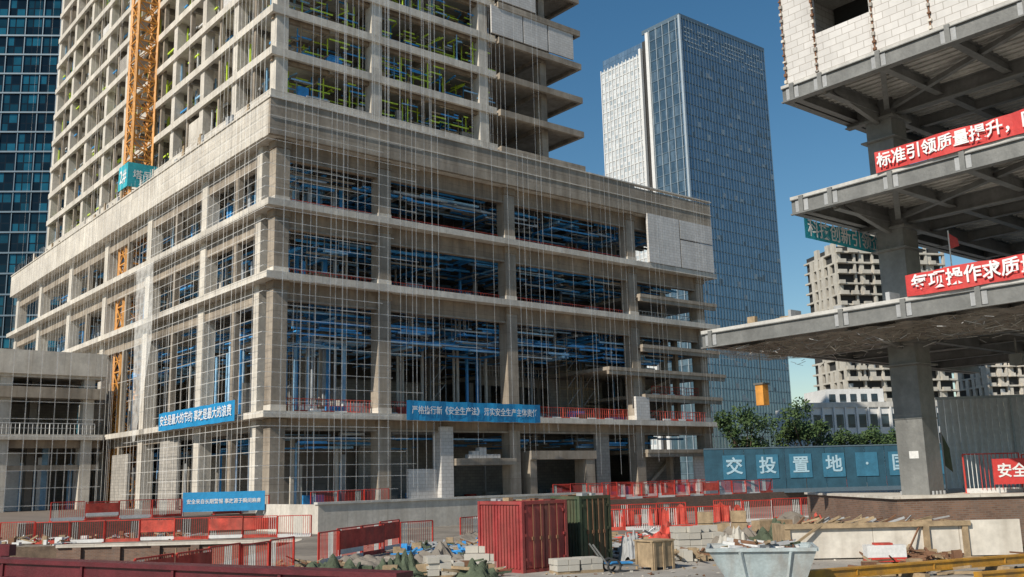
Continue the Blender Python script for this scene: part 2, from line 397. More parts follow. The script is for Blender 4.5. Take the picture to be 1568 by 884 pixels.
def banner(parent,name,x0,x1,y,z0,z1,mat,body,size,face='F',sx=1,off=.008):
    e=empty(name,(0,0,0)); e.parent=parent
    mm=MB(); n=40
    for i in range(n):
        a=x0+(x1-x0)*i/n; b=x0+(x1-x0)*(i+1)/n
        f=lambda q:.04*math.sin(q*1.7)+.025*math.sin(q*4.1)
        ya,yb=y+f(a),y+f(b)
        if face=='F': mm.poly([(a,ya,z0+.5*f(a)),(b,yb,z0+.5*f(b)),(b,yb,z1+.4*f(b*1.3)),(a,ya,z1+.4*f(a*1.3))],mat)
        else: mm.poly([(yb,b,z0+.5*f(b)),(ya,a,z0+.5*f(a)),(ya,a,z1+.4*f(a*1.3)),(yb,b,z1+.4*f(b*1.3))],mat)
    mm.build('cloth',e)
    o=.08
    cx=(x0+x1)/2; cz=(z0+z1)/2
    if face=='F': text(body,size,(cx,y-o,cz),FR,e,sx=sx,off=off)
    else: text(body,size,(y-o,cx,cz),LF,e,sx=sx,off=off)
    return e
banner(B,'blue_banner',2.6,19.3,-1.6,5.0,6.6,'bannerb','安全是最大的节约 事故是最大的浪费',.98,'L',.98)
banner(B,'blue_banner_front',11.6,26.4,-1.6,5.0,6.65,'bannerb','严格执行新《安全生产法》 落实安全生产主体责任',.74,'F',.84)
# ------------------------------------------------------------------ lower wing
W=empty('concrete_wing_building',(-19,76,H),ANG)
m=MB()
w0,w1=-70,-1.2
m.box(w0,w1,36.5,60,5.0,5.57,'concl'); m.box(w0,w1,36.4,36.8,11.6,14.0,'concl'); m.box(w0,w1,36.8,60,11.3,11.8,'concl'); m.box(w0,w1,36.2,36.9,9.2,10.3,'conc')
m.box(w0,w1,36.9,50,9.3,9.7,'conc')
for k in range(9):
    a=-3.2-k*8; m.box(a,a+1.1,37,38.1,-3.2,11.3,'concl'); m.box(a+3.6,a+4.3,40,40.7,-3.2,11.3,'concd')
m.box(w0,w1,46,46.3,-3.2,11.3,'blockg'); m.box(w0,w1,37.2,37.8,4.2,5,'beam'); m.box(w0,w1,37.2,37.6,2.0,2.5,'conc')
for k in range(26):
    a=R(w0+30,w1-1); m.box(a,a+R(.1,1.5),41,41.2,-3.2,R(0,4.5),random.choice(['white','corr','blockg','bluel']))
for k in range(30):
    a=R(-40,-2)
    if k%3==0: m.box(a,a+R(.5,3),38.5,38.7,R(5.8,9),R(9,9.2),random.choice(['concd','blockg','bluel','steel']))
    else: m.box(a,a+.1,38,38.1,-3.2,4.2,'steell')
rail(m,(-40,36.7,5.57),(-2,36.7,5.57),1.1,'white',.4,board=False)
m.build('wing_frame',W)
m=MB()
for k in range(30):
    a=-40+k*1.35+R(-.3,.3); m.box(a,a+.1,35.6,35.605,-2.2,14,'string',0)
for k in range(8): m.box(-42,-1.5,35.6,35.605,-1.5+k*1.7,-1.42+k*1.7,'string',0)
m.build('guide_cables',W)
# ------------------------------------------------------------------ crane mast
C=empty('tower_crane',(-19,76,H),ANG)
m=MB()
cx,cy,hw=1.7,38.5,1.15
z=-2
cs=[(cx-hw,cy-hw),(cx+hw,cy-hw),(cx+hw,cy+hw),(cx-hw,cy+hw)]
for a in cs: m.bar((*a,-2),(*a,90),.26,'orange')
st=2.4
while z<88:
    for i in range(4):
        a,b=cs[i],cs[(i+1)%4]
        m.bar((*a,z),(*b,z),.14,'orange'); m.bar((*a,z+st/2),(*b,z+st/2),.09,'orange')
        mid=((a[0]+b[0])/2,(a[1]+b[1])/2)
        m.bar((*a,z),(*mid,z+st/2),.11,'orange'); m.bar((*b,z),(*mid,z+st/2),.11,'orange')
        m.bar((*a,z+st),(*mid,z+st/2),.11,'orange'); m.bar((*b,z+st),(*mid,z+st/2),.11,'orange')
    m.bar((cx-.3,cy-.6,z),(cx+.4,cy+.6,z+st),.06,'steell')
    m.box(cx-.9,cx+.2,cy-.9,cy+.9,z,z+.05,'steell')
    z+=st
m.build('mast',C)
m=MB(); m.box(cx-hw-.35,cx+hw+.5,cy-hw-.45,cy-hw-.3,33.0,35.8,'bannert'); m.box(cx-hw-.5,cx-hw-.35,cy-hw-.45,cy+hw+.3,33.0,35.8,'bannert'); m.build('crane_sign_panels',C)
text('2#',2.1,(cx-hw-.53,cy-.1,34.4),LF,C); text('塔吊',1.1,(cx,cy-hw-.48,34.4),FR,C)
# ------------------------------------------------------------------ steel building right
S=empty('steel_frame_building',(16.6,41,H),ANG)
m=MB()
m.box(-.6,.6,-.6,.6,-1.3,20,'steel')
for z in (15.0,10.1,5.2):
    m.box(-.8,.8,-.8,.8,z-.1,z,'steel'); m.box(-.8,.8,-.8,.8,z-1.0,z-.93,'steel')
m.box(-.75,.75,-.75,.75,-1.3,-1.05,'steel')
for x in (-.45,-.15,.15,.45):
    for y in (-.68,.68): m.box(x-.04,x+.04,y-.04,y+.04,-1.05,-.9,'steell')
m.box(-.63,.63,-.63,.63,2,2.06,'steel'); m.box(-.615,-.6,-.3,.1,.4,.7,'white')
for a in (15,26):
    m.box(a-.6,a+.6,-.6,.6,-3.2,20,'steel')
    m.box(a-.6,a+.6,-16.6,-15.4,-3.2,20,'steel')
m.build('steel_columns',S)
def deck(zt,t1,name,t0=-18,s0=-4.8,s1=20):
    m=MB()
    m.box(s0-.05,s1,t0,t1+.05,zt-.14,zt,'slabw')
    m.box(s0+.05,s1,t0,t1-.05,zt-.22,zt-.14,'deckp')
    a=s0+.3
    while a<s1: m.box(a,a+.14,t0,t1-.1,zt-.29,zt-.22,'deckp'); a+=.42
    def ib(x0,x1,y0,y1,d):
        if abs(x1-x0)<abs(y1-y0):
            c=(x0+x1)/2; m.box(x0,x1,y0,y1,zt-.3,zt-.245,'steel'); m.box(c-.03,c+.03,y0,y1,zt-.3-d,zt-.3,'steel'); m.box(x0,x1,y0,y1,zt-.34-d,zt-.3-d,'steel')
        else:
            c=(y0+y1)/2; m.box(x0,x1,y0,y1,zt-.3,zt-.245,'steel'); m.box(x0,x1,c-.03,c+.03,zt-.3-d,zt-.3,'steel'); m.box(x0,x1,y0,y1,zt-.34-d,zt-.3-d,'steel')
    ib(s0,s0+.3,t0,t1,.42); ib(s0,s1,t1-.3,t1,.42)
    ib(-.2,.2,t0,t1,.6)
    m.box(s0-.03,s0+.02,t0,t1,zt-.74,zt-.15,'steel')
    m.box(s0-.16,s0-.03,t0,t1,zt-.8,zt-.74,'steel'); m.box(s0-.12,s0-.03,t0,t1,zt-.19,zt-.15,'steel')
    for y in (t1-.5,0,-2.6,-5.4,-8.2,-11,-14):
        if y<t1:
            ib(s0+.3,s1,y-.15,y+.15,.55 if y in(0,-11) else .38)
            m.box(s0-.13,s0-.03,y-.1,y+.1,zt-.74,zt-.05,'steel')
            m.box(s0-.06,s0-.03,y-.3,y+.3,zt-.7,zt-.2,'steell')
    for x in (3,6.5,11,15): ib(x-.13,x+.13,t0,t1,.4)
    m.prism([(-4,-.1,zt-.7),(-.6,-.1,zt-1.35),(-.6,.1,zt-1.35),(-4,.1,zt-.7)],[(-4,-.1,zt-.6),(-.6,-.1,zt-.6),(-.6,.1,zt-.6),(-4,.1,zt-.6)],'steel')
    m.bar((-4.4,-2.5,zt-.5),(-.3,-.3,zt-.75),.22,'steel'); m.bar((-.3,-.3,zt-.7),(-4.0,-9,zt-.45),.2,'steel')
    for q in range(40):
        a=R(s0+.2,4); b=R(t0+4,t1-.3); h=R(.1,.5); m.box(a,a+R(.1,.8),b,b+R(.1,.6),zt,zt+h,random.choice(['wood','steell','blockg','rust']))
    m.build(name,S)
deck(16.1,1.85,'upper_deck'); deck(11.2,1.85,'middle_deck'); deck(6.25,7.0,'lower_deck')
m=MB(); m.box(-4.6,20,1.2,1.5,20.8,21.2,'slabw'); m.box(-4.8,20,-18,1.8,20.6,20.9,'slabw')
m.box(-4.65,-4.4,.25,1.75,16.12,20.6,'block'); m.box(-4.65,-4.4,-2.3,.25,16.12,17.9,'block'); m.box(-4.65,-4.4,-18,-2.3,16.12,20.6,'block')
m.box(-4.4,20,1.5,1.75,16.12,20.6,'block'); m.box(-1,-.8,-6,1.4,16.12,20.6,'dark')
for y in (1.72,.22,-2.4,-4.7):
    m.box(-4.70,-4.66,y-.04,y+.02,16.12,20.6,'rust')
    for q in range(14):
        z0=16.2+q*.31; m.box(-4.75,-4.66,y-.08+R(-.03,.03),y+.05,z0,z0+R(.04,.16),random.choice(['rust','blockg','concl']))
m.build('block_wall',S)
m=MB()
nx,ny=14,60
def nz(i,j):
    e=math.sin(math.pi*min(1,i/(nx-1)))
    return 5.36-.12*e*(1+math.sin(j*.55+.8*math.sin(i*.7)))+.035*math.sin(i*2.1+j*1.3)
for j in range(ny):
    for i in range(nx):
        P=lambda a,b:(-4.7+a*.45,-12+b*.316,nz(a,b))
        m.poly([P(i,j),P(i+1,j),P(i+1,j+1),P(i,j+1)],'net')
for q in range(320):
    a=R(-4.75,1.2); b=R(-10,6.6); z=R(4.9,5.4) if a>-4.3 else R(5.0,5.5); m.bar((a,b,z),(a+R(-.3,.3),b+R(-.6,.6),z+R(-.2,.2)),.015,random.choice(['steell','fibre','white']))
m.build('debris_net',S)
m=MB()
for zt,t1 in ((11.2,-2),(6.25,-3)):
    rail(m,(-4.6,-14,zt),(-4.6,t1-.1,zt),.8,'steell',2.0,.04,False)
m.bar((-1.6,-3.0,6.25),(-1.6,-3.0,9.2),.04,'white'); m.poly([(-1.6,-3.0,9.1),(-1.6,-3.35,8.8),(-1.62,-3.4,8.5),(-1.6,-3.0,8.45)],'red')
m.build('deck_railings',S)
banner(S,'red_banner_upper',-14.3,-2.1,-4.95,11.18,12.0,'bannerr','标准引领质量提升，匠心铸就精品工程，安全',.6,'L',1.0,.02)
banner(S,'red_banner_lower',-15.1,-2.8,-4.95,6.22,7.05,'bannerr','每项操作求质量，每个环节保安全，人人',.64,'L',1.02,.02)
banner(S,'teal_banner',-4.8,3.6,1.4,9.4,10.2,'bannert','科技创新引领企业发展',.8,'F',1.0)
m=MB(); m.box(-3.0,-2.6,5.3,5.7,2.9,3.8,'orange'); m.box(-3.05,-2.55,5.25,5.75,3.8,3.88,'steel'); m.bar((-2.8,5.5,3.8),(-2.8,5.5,5.3),.04,'steel')
m.bar((2,-3.5,5.1),(2,-3.5,4.4),.06,'steel'); m.box(1.7,2.3,-3.8,-3.3,4.0,4.45,'steel'); m.bar((2,-3.8,4.2),(2,-4.1,4.1),.3,'steell',8)
m.build('hanging_lamps',S)
# ------------------------------------------------------------------ glass skyscraper right
Gd=math.atan2(31,37.7)
G=empty('glass_skyscraper',(62,325,H),Gd)
m=MB(); m.box(0,49,0,1,-6,160,'gl_r'); m.box(0,1,1,16,-6,160,'gl_l'); m.box(0,1,19,40,-6,153,'gl_w'); m.box(1,48,1,40,-6,158,'gl_r'); m.box(.8,1.5,16,19,-6,158,'dark')
m.build('glass_body',G)
m=MB()
z=0
while z<160:
    m.box(-.12,49.1,-.14,0,z,z+.25,'find'); m.box(-.14,0,0,16,z,z+.35,'find')
    if z<153: m.box(-.2,0,19,40.1,z,z+.3,'white')
    z+=4
x=0
while x<=49: m.box(x-.06,x+.06,-.3,-.14,-4,160.5,'find'); x+=1.63
y=1.6
while y<16: m.box(-.35,-.14,y-.1,y+.1,-4,160.5,'fin'); y+=3.2
y=19
while y<=40: m.box(-.4,-.2,y-.18,y+.18,-4,153.5,'white'); y+=1.9
m.box(-.6,.4,14.8,16.2,-4,160,'white'); m.box(-.8,.4,18.6,19.6,-4,155,'white')
m.box(-.4,.4,-.4,.4,-4,161,'fin')
m.box(-.2,49.2,-.2,.3,160,161.6,'find'); m.box(-.2,.3,.3,18,160,161.6,'find'); m.box(48.6,49.2,.3,40,158,161.6,'find')
for z in (150,151.8,153.4,155,156.8):
    for i in range(24):
        if random.random()<.75: m.box(2+i*1.9,3.4+i*1.9,-.2,-.15,z,z+.5,'fin')
for i in range(130):
    a=1.63*random.randint(0,29); q=4*random.randint(3,37); m.box(a+.15,a+1.45,-.1,-.02,q+.4,q+R(1.2,2.6),random.choice(['find','fin','find','greyp']))
m.build('mullions_and_crown',G)
m=MB(); m.bar((26,8,160),(26,8,168),.4,'steell'); m.box(10,18,10,18,158,163,'find'); m.build('roof_plant',G)
D=empty('dark_glass_skyscraper',(-76,172,H),RT(4))
m=MB(); m.box(-75,2,0,40,-6,150,'gl_d'); m.build('glass_body',D)
m=MB(); z=0
while z<150: m.box(-75,2.05,-.35,0,z,z+.3,'find'); z+=3.8
x=-75
while x<3: m.box(x,x+.15,-.25,0,-4,150,'find'); x+=3.2
m.build('floor_bands',D)
def resi(name,loc,ang,w,d,h,fl,mt,seed):
    rr=random.Random(seed); e=empty(name,loc,ang); m=MB()
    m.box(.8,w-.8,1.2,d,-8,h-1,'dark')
    z=0
    while z<h:
        m.box(0,w,0,d+.5,z,z+.5,mt)
        x=0
        while x<w-2:
            if rr.random()<.7: m.box(x,x+rr.uniform(1.5,3),-.8,0,z,z+1.1,mt)
            if rr.random()<.6: m.box(x,x+rr.uniform(1.0,2),.4,1.2,z,z+fl,mt)
            if rr.random()<.12: m.box(x+.5,x+2,.6,.8,z+.5,z+2.3,'greyp')
            x+=3.6
        y=1
        while y<d-2:
            if rr.random()<.8: m.box(-.1,.8,y,y+rr.uniform(1,2.4),z,z+fl,mt)
            y+=3
        z+=fl
    x=0
    while x<=w: m.box(x-.3,x+.3,.2,1,-8,h,mt); x+=w/6
    m.box(w*.42,w*.52,-1.3,-.5,-8,h-4,'bannert'); m.box(w*.3,w*.6,3,d-2,h,h+4,mt)
    m.build('structure',e); return e
resi('apartment_tower_under_construction',(91,268,H),RT(12),34,18,63,3.0,'beige',3)
resi('apartment_tower_under_construction.001',(145,300,H),RT(10),40,18,34,3.0,'concl',5)
O=empty('white_office_building',(51,172,H-1.2),RT(8)); m=MB()
m.box(0,30,0,14,-6,12.5,'white'); m.box(5,16,3,12,12.5,15.5,'white'); m.box(-.3,30.3,-.3,.0,12.0,12.9,'slabw')
for i in range(14):
    for z in (-2,1.5,5,8.5): m.box(1+i*2.1,2.3+i*2.1,-.06,.1,z,z+2.3,'win')
for i in range(15): m.box(.4+i*2.1,.7+i*2.1,-.35,0,-6,12,'white')
for i in range(5): m.box(5.6+i*2,6.8+i*2,2.95,3.05,13.2,14.6,'win')
m.build('walls_and_windows',O)
O2=empty('apartment_block',(112,205,H),RT(-5)); m=MB(); m.box(0,30,0,14,-6,17,'blockg')
for i in range(14):
    for z in range(-3,16,3): m.box(.8+i*2.1,2.1+i*2.1,-.06,.1,z,z+1.7,'win')
m.box(-.2,30.2,-.2,0,16.4,17.4,'white'); m.build('walls_and_windows',O2)
# ------------------------------------------------------------------ ground
m=MB()
big=3000
PX0,PX1,PY0,PY1=-70,-12.6,12,59
xs=[-big,PX0,PX1,big]; ys=[-big,PY0,PY1,big]
for i in range(3):
    for j in range(3):
        if i==1 and j==1: continue
        m.poly([(xs[i],ys[j],0),(xs[i+1],ys[j],0),(xs[i+1],ys[j+1],0),(xs[i],ys[j+1],0)],'ground')
m.build('ground')
m=MB()
m.poly([(PX0,PY0,-5),(PX1,PY0,-5),(PX1,PY1,-5),(PX0,PY1,-5)],'soil')
m.poly([(PX0,PY1,-5),(-27,PY1,-5),(-27,PY1,0),(PX0,PY1,0)],'soil')
m.poly([(-27,PY1,-5),(PX1,PY1,-5),(PX1,PY1,0),(-27,PY1,0)],'brick'); m.poly([(PX1,PY0,-5),(PX1,PY1,-5),(PX1,PY1,0),(PX1,PY0,0)],'brick'); m.poly([(PX0,PY0,-5),(PX0,PY1,-5),(PX0,PY1,0),(PX0,PY0,0)],'soil'); m.poly([(PX0,PY0,-5),(PX1,PY0,-5),(PX1,PY0,0),(PX0,PY0,0)],'soil')
m.box(-27,PX1-.02,PY1-.15,PY1,-.12,.06,'concl')
for k in range(6): a=-26+k*2.3; m.box(a,a+.5,PY1-.2,PY1-.02,-5,-.13,'brick')
for k in range(40): a=R(-44,-14); m.bar((a,58.6,-5),(a+R(-.1,.1),58.6,R(-2.5,-.2)),R(.05,.14),random.choice(['rust','wood','soil']))
m.build('excavation_pit')
m=MB(); m.poly([(-4,22,.004),(45,22,.004),(45,48,.004),(-4,48,.004)],'pave'); m.build('pavement')
T=empty('terrace',(-19,76,H),ANG); m=MB()
m.box(-2,120,-12,130,-3.3,-2.004,'pave'); m.box(-18,-2,-3,130,-3.3,-2.004,'brick'); m.box(-2.3,22,-12.3,-11.95,-3.3,-1.35,'concl'); m.box(-2.3,-1.95,-11.95,-3,-3.3,-1.35,'concl'); m.box(-2.4,22.1,-12.4,-11.9,-1.35,-1.2,'slabw')
m.box(22,120,-12.2,-12.0,-3.3,-1.9,'brick')
m.build('terrace_slab_and_wall',T)
# ------------------------------------------------------------------ fences
def fence(name,p0,p1,g,h=1.25,k='red',style='bar',sp=.13,solid=.1):
    m=MB(); p0=Vector((*p0,0));p1=Vector((*p1,0)); d=p1-p0; l=d.length; u=d/l; nrm=Vector((-u.y,u.x,0))
    n=max(1,int(l/2.0)); pl=l/n
    for i in range(n):
        if random.random()<.05: continue
        a=p0+u*(i*pl+.03)+nrm*R(-.12,.12); b=p0+u*((i+1)*pl-.03)+nrm*R(-.12,.12); q=R(-.04,.05)
        Z=lambda z:Vector((0,0,z+q))
        for e in (a,b): m.bar(e-Z(0),e+Z(h),.06,k)
        m.bar(a+Z(h),b+Z(h),.05,k); m.bar(a+Z(.15),b+Z(.15),.04,k)
        x=sp
        while x<pl-.06:
            m.bar(a+u*x+Z(.15),a+u*x+Z(h),.03,k if (i+int(x/.5))%4 else 'white',3); x+=sp
        def sheet(z0,z1,c,o=.03):
            f=nrm*-o
            m.prism([a+f+Z(z0),b+f+Z(z0),b+f*1.6+Z(z0),a+f*1.6+Z(z0)],[a+f+Z(z1),b+f+Z(z1),b+f*1.6+Z(z1),a+f*1.6+Z(z1)],c)
        if style=='bar':
            sheet(.02,.22,'redn' if i%2 else 'white')
            if random.random()<solid: sheet(.5,h-.08,'redn')
            if random.random()<solid*.7: sheet(.3,.5,'white')
        else:
            f=nrm*-.03; seg=9; hh=[h-.25+R(-.55,.2) for _ in range(seg+1)]; oo=[R(-.25,.12) for _ in range(seg+1)]
            for j in range(seg):
                if random.random()<.15: continue
                A=a+(b-a)*(j/seg)+f; Bq=a+(b-a)*((j+1)/seg)+f
                m.poly([A+Z(.02)+nrm*oo[j]*1.3,Bq+Z(.02)+nrm*oo[j+1]*1.3,Bq+Z(hh[j+1])+nrm*oo[j+1]*.3,A+Z(hh[j])+nrm*oo[j]*.3],'redn')
        for e in (a,b): m.bar(e+nrm*.3+Z(.02),e-nrm*.3+Z(.02),.05,k)
    m.build(name,None,(0,0,H+g))
def loc2w(s,t): return (-19+.7705*s-.6374*t,76+.6374*s+.7705*t)
fence('red_barrier_fence',(-44,60.3),(-12.8,62.4),-3.2,1.3,solid=.15)
fence('red_barrier_fence',(-10.6,28),(-7.5,42),-3.2,1.25,solid=.2)
fence('red_barrier_fence',(-7.5,42),(-5.7,49),-3.2,1.35,solid=1)
fence('red_barrier_fence',(-5.7,49.2),(1.0,57),-3.2)
fence('red_barrier_fence',(3.2,64),(15,67),-3.2,1.4,'red','net')
fence('red_barrier_fence',(15,67),(32,71.5),-3.2,1.4,solid=.12)
fence('red_barrier_fence',(2.0,60),(13,61),-3.2,1.25,solid=0)
fence('red_barrier_fence',loc2w(23,-11.4),loc2w(78,-11.4),-2,1.3,solid=.05)
fence('red_barrier_fence',loc2w(2.5,-2.2),loc2w(9.5,-2.2),-2,1.4)
fence('red_barrier_fence',loc2w(27,-2.4),loc2w(60,-2.4),-2,1.4,solid=.05)
fence('red_barrier_fence',loc2w(-16,-2.4),loc2w(-1,-2.4),-2,1.2)
fence('red_barrier_fence',(18.4,41.2),(30,39.8),-1.12,1.6,sp=.16,solid=0)
E=empty('blue_banner.001',(-20.7,70.6,H),RT(4))
m=MB(); m.box(-2.85,2.85,0,.03,-1.75,-.4,'bannerb'); m.bar((-2.8,.08,-2),(-2.8,.08,-.4),.06,'steell'); m.bar((2.8,.08,-2),(2.8,.08,-.4),.06,'steell'); m.build('cloth_and_posts',E)
text('安全来自长期警惕 事故源于瞬间麻痹',.36,(0,-.02,-1.07),FR,E,sx=.88)
Hd=empty('blue_hoarding',(18.3,97,H),RT(3)); m=MB()
for i in range(16): m.box(i*2,i*2+1.94,0,.1,-2.0,2.3,'hoard')
m.box(0,32,-.05,.0,2.3,2.42,'find'); m.box(0,32,-.05,0,-2,-1.6,'find')
for i,ch in enumerate('交投置地·国际'):
    x=2.9+i*3.3; m.box(x-1.1,x+1.1,-.08,-.03,-.6,1.7,'tile'); text(ch,1.7,(x,-.12,.55),FR,Hd,k='txtb',off=.02)
m.build('panels',Hd)
Cw=MB(); x=0
while x<12:
    Cw.box(x,x+.18,0,.05,-3.2,3.9,'corr'); Cw.box(x+.18,x+.36,.05,.1,-3.2,3.9,'corr'); x+=.36
Cw.box(-.1,12.1,-.03,.0,3.8,3.95,'fin'); Cw.box(3.9,4.0,-.04,0,-3.2,3.9,'fin')
Cw.build('corrugated_site_wall',None,(24.0,56,H),RT(-6))
E=empty('red_notice_board',(19.2,39.9,H),RT(-4)); m=MB(); m.box(-.2,2.6,-.12,-.06,-.7,.3,'bannerr'); m.bar((0,0,-1.1),(0,0,.3),.05,'steell'); m.bar((2,0,-1.1),(2,0,.3),.05,'steell'); m.build('board',E)
text('安全第一',.58,(1.1,-.14,-.2),FR,E,off=.02)
m=MB(); m.box(0,20,0,12,-3.2,-1.15,'brick'); m.box(-.1,20,-.1,12.1,-1.15,-1.05,'concl')
m.build('brick_retaining_wall',None,(14.7,38.9,H),0)
# ------------------------------------------------------------------ containers etc
def container(name,loc,ang,w,d,h,k):
    e=empty(name,loc,ang); m=MB()
    m.box(0,w,0,d,.12,h-.05,k)
    for x in (0,w):
        for y in (0,d): m.box(x-.06,x+.06,y-.06,y+.06,0,h,k)
    for z in (.06,h-.06):
        m.box(.06,w-.06,-.05,.05,z-.06,z+.06,k); m.box(.06,w-.06,d-.05,d+.05,z-.06,z+.06,k); m.box(-.05,.05,.06,d-.06,z-.06,z+.06,k); m.box(w-.05,w+.05,.06,d-.06,z-.06,z+.06,k)
    y=.15
    while y<d-.15: m.box(-.04,0,y,y+.07,.15,h-.15,k); y+=.17
    m.box(.12,w/2-.02,-.035,0,.16,h-.16,k); m.box(w/2+.02,w-.12,-.035,0,.16,h-.16,k)
    for x in (w*.22,w*.4,w*.6,w*.78):
        m.bar((x,-.07,.12),(x,-.07,h-.12),.035,'rust',6); m.box(x-.05,x+.05,-.09,-.03,h*.45,h*.5,'rust')
    for z in (.4,h/2,h-.4): m.box(.08,.16,-.07,-.02,z,z+.1,k); m.box(w-.16,w-.08,-.07,-.02,z,z+.1,k)
    for q in range(8): a=R(0,w*.7);b=R(0,d*.7); m.box(a,a+R(.1,.6),b,b+R(.1,.5),h,h+R(.03,.12),random.choice(['wood','rust','steell']))
    m.build('shell',e); return e
container('red_shipping_container',(.15,34.8,0),ANG,2.0,2.4,2.42,'redc')
container('green_storage_container',(2.3,37.2,0),ANG,1.5,1.5,2.5,'green')
m=MB(); m.box(0,.95,0,.9,.1,.95,'wood')
for x in (0,.42,.85): m.box(x,x+.1,-.04,0,0,1.0,'wood')
for x in (0,.8): m.box(-.04,0,x,x+.1,0,1.0,'wood')
m.box(-.05,1,-.05,.95,.95,1.0,'wood'); m.build('wooden_crate',None,(4.6,34.6,0),RT(35))
m=MB()
a=[(-.9,-.7,.15),(.9,-.7,.15),(.9,.7,.15),(-.9,.7,.15)]; b=[(-1.5,-1.0,1.2),(1.3,-1.0,1.2),(1.3,1.0,1.2),(-1.5,1.0,1.2)]
ia=[(x*.95,y*.95,.25) for x,y,z in a]; ib=[(x*.95,y*.95,1.2) for x,y,z in b]
for i in range(4):
    j=(i+1)%4
    m.poly([a[i],a[j],b[j],b[i]],'skin'); m.poly([ia[j],ia[i],ib[i],ib[j]],'skin'); m.poly([b[i],b[j],ib[j],ib[i]],'skin')
m.poly(a[::-1],'skin'); m.poly(ia,'skin')
for i in range(4): m.bar(b[i],b[(i+1)%4],.09,'skin')
m.poly([(-1.35,-.9,1.0),(1.2,-.9,1.05),(1.2,.9,1.05),(-1.35,.9,1.0)],'soil')
for i in range(50): m.bar((R(-1.2,1),R(-.8,.8),R(1.0,1.2)),(R(-1.2,1),R(-.8,.8),R(1.1,1.4)),R(.03,.1),random.choice(['wood','rust','white','steell','tarp']))
for x in (-.5,.5): m.bar((x,-.72,.2),(x*1.3,-1.02,1.15),.08,'skin')
for x in(-.6,.6): m.box(x-.1,x+.1,-.6,.6,0,.15,'rust')
m.build('rubbish_skip',None,(6.7,27.6,0),RT(-12))
m=MB(); m.box(0,6.3,0,.2,.05,1.2,'concl'); m.box(6.3,6.5,-.1,2.2,0,1.25,'wood'); m.box(.1,6.3,0.25,2.2,1.0,1.1,'wood'); m.box(-.1,6.6,-.14,-.02,1.12,1.3,'wood'); m.box(-.1,.1,-.1,2.2,0,1.25,'wood'); m.box(4.9,5.1,-.14,0,0,1.3,'wood'); m.box(6.5,8.4,0,.15,.05,1.3,'concl')
for i in range(40): a=R(.2,5); m.bar((a,R(.3,2),1.15),(a+R(.4,1.6),R(.3,2),1.2+R(0,.3)),R(.04,.1),random.choice(['wood','rust','wood','steell']))
m.bar((.2,-.3,0.6),(1.3,-.1,1.3),.08,'wood'); m.bar((4.2,-.4,.3),(4.9,0,1.3),.05,'rust')
m.build('timber_formwork_platform',None,(9.9,37.2,0),RT(-3))
m=MB(); m.box(0,1.3,0,.6,.25,.65,'white'); m.box(0,1.3,0,.6,.1,.25,'red'); m.box(.1,.3,0,.6,0,.1,'rust'); m.box(1,1.2,0,.6,0,.1,'rust'); m.box(.3,.9,.1,.5,.65,.72,'redn'); m.build('barrier_block',None,(11.9,34.6,0),RT(-5))
def ibeam(name,p,q,h,w,k,posts=0,step=3.0):
    m=MB(); p=Vector(p);q=Vector(q); d=(q-p); l=d.length
    m.box(0,l,-w/2,w/2,h-.05,h,k); m.box(0,l,-w/2,w/2,0,.05,k); m.box(0,l,-w*.36,w*.36,.05,h-.05,k)
    n=int(l/step)
    for i in range(n+1): x=min(l-.05,i*step); m.box(x,x+.04,-w/2+.01,w/2-.01,.05,h-.05,k)
    if posts:
        for i in range(4): x=l*i/3.05+.05; m.box(x,x+.1,-.05,.05,-posts,0,k)
    m.build(name,None,p,math.atan2(d.y,d.x))
ibeam('yellow_steel_beam',(7.0,28.4,.15),(20.5,34.4,.15),.28,.3,'yellow')
ibeam('yellow_steel_beam',(12.6,28.0,.1),(23,32,.1),.26,.3,'yellow')
m=MB()
for x in (0,3.5,7,10): m.box(x,x+.2,-.6,.6,0,.14,'wood')
m.build('timber_sleepers',None,(8.5,29.1,0),RT(24))
ibeam('dark_red_steel_beam',(-8.6,13.6,2.17),(-1.0,8.9,2.17),.25,.24,'dred',2.15,1.5)
m=MB()
for x in (0,.5,1.0): m.box(x,x+.12,0,.12,-2.2,.3,'dred')
m.box(-.6,1.3,.0,.1,.15,.3,'dred'); m.build('dark_red_railing',None,(-7.9,14.2,2.2),RT(-33))
# ------------------------------------------------------------------ clutter
def heap(name,loc,rx,ry,h,k,seed,n=22):
    rr=random.Random(seed); m=MB()
    ph=[rr.uniform(0,6) for _ in range(6)]
    def hz(u,v):
        r=math.sqrt(u*u+v*v)*(1+.18*math.sin(3*math.atan2(v,u)+ph[4])); b=max(0,1-r**2.2)
        return h*b*(.7+.25*math.sin(5*u+ph[0])*math.cos(4*v+ph[1])+.2*math.sin(9*u+7*v+ph[2])+.12*math.sin(17*v-13*u+ph[3]))+rr.uniform(-.03,.05)*b
    for i in range(n+1):
        for j in range(n+1):
            u=-1+2*i/n;v=-1+2*j/n; m.v.append((u*rx,v*ry,max(-.01,hz(u,v))-.005))
    mi=m.mi(k)
    for i in range(n):
        for j in range(n):
            a=i*(n+1)+j; m.f.append((a,a+n+1,a+n+2,a+1)); m.m.append(mi)
    return m.build(name,None,loc,rr.uniform(0,3))
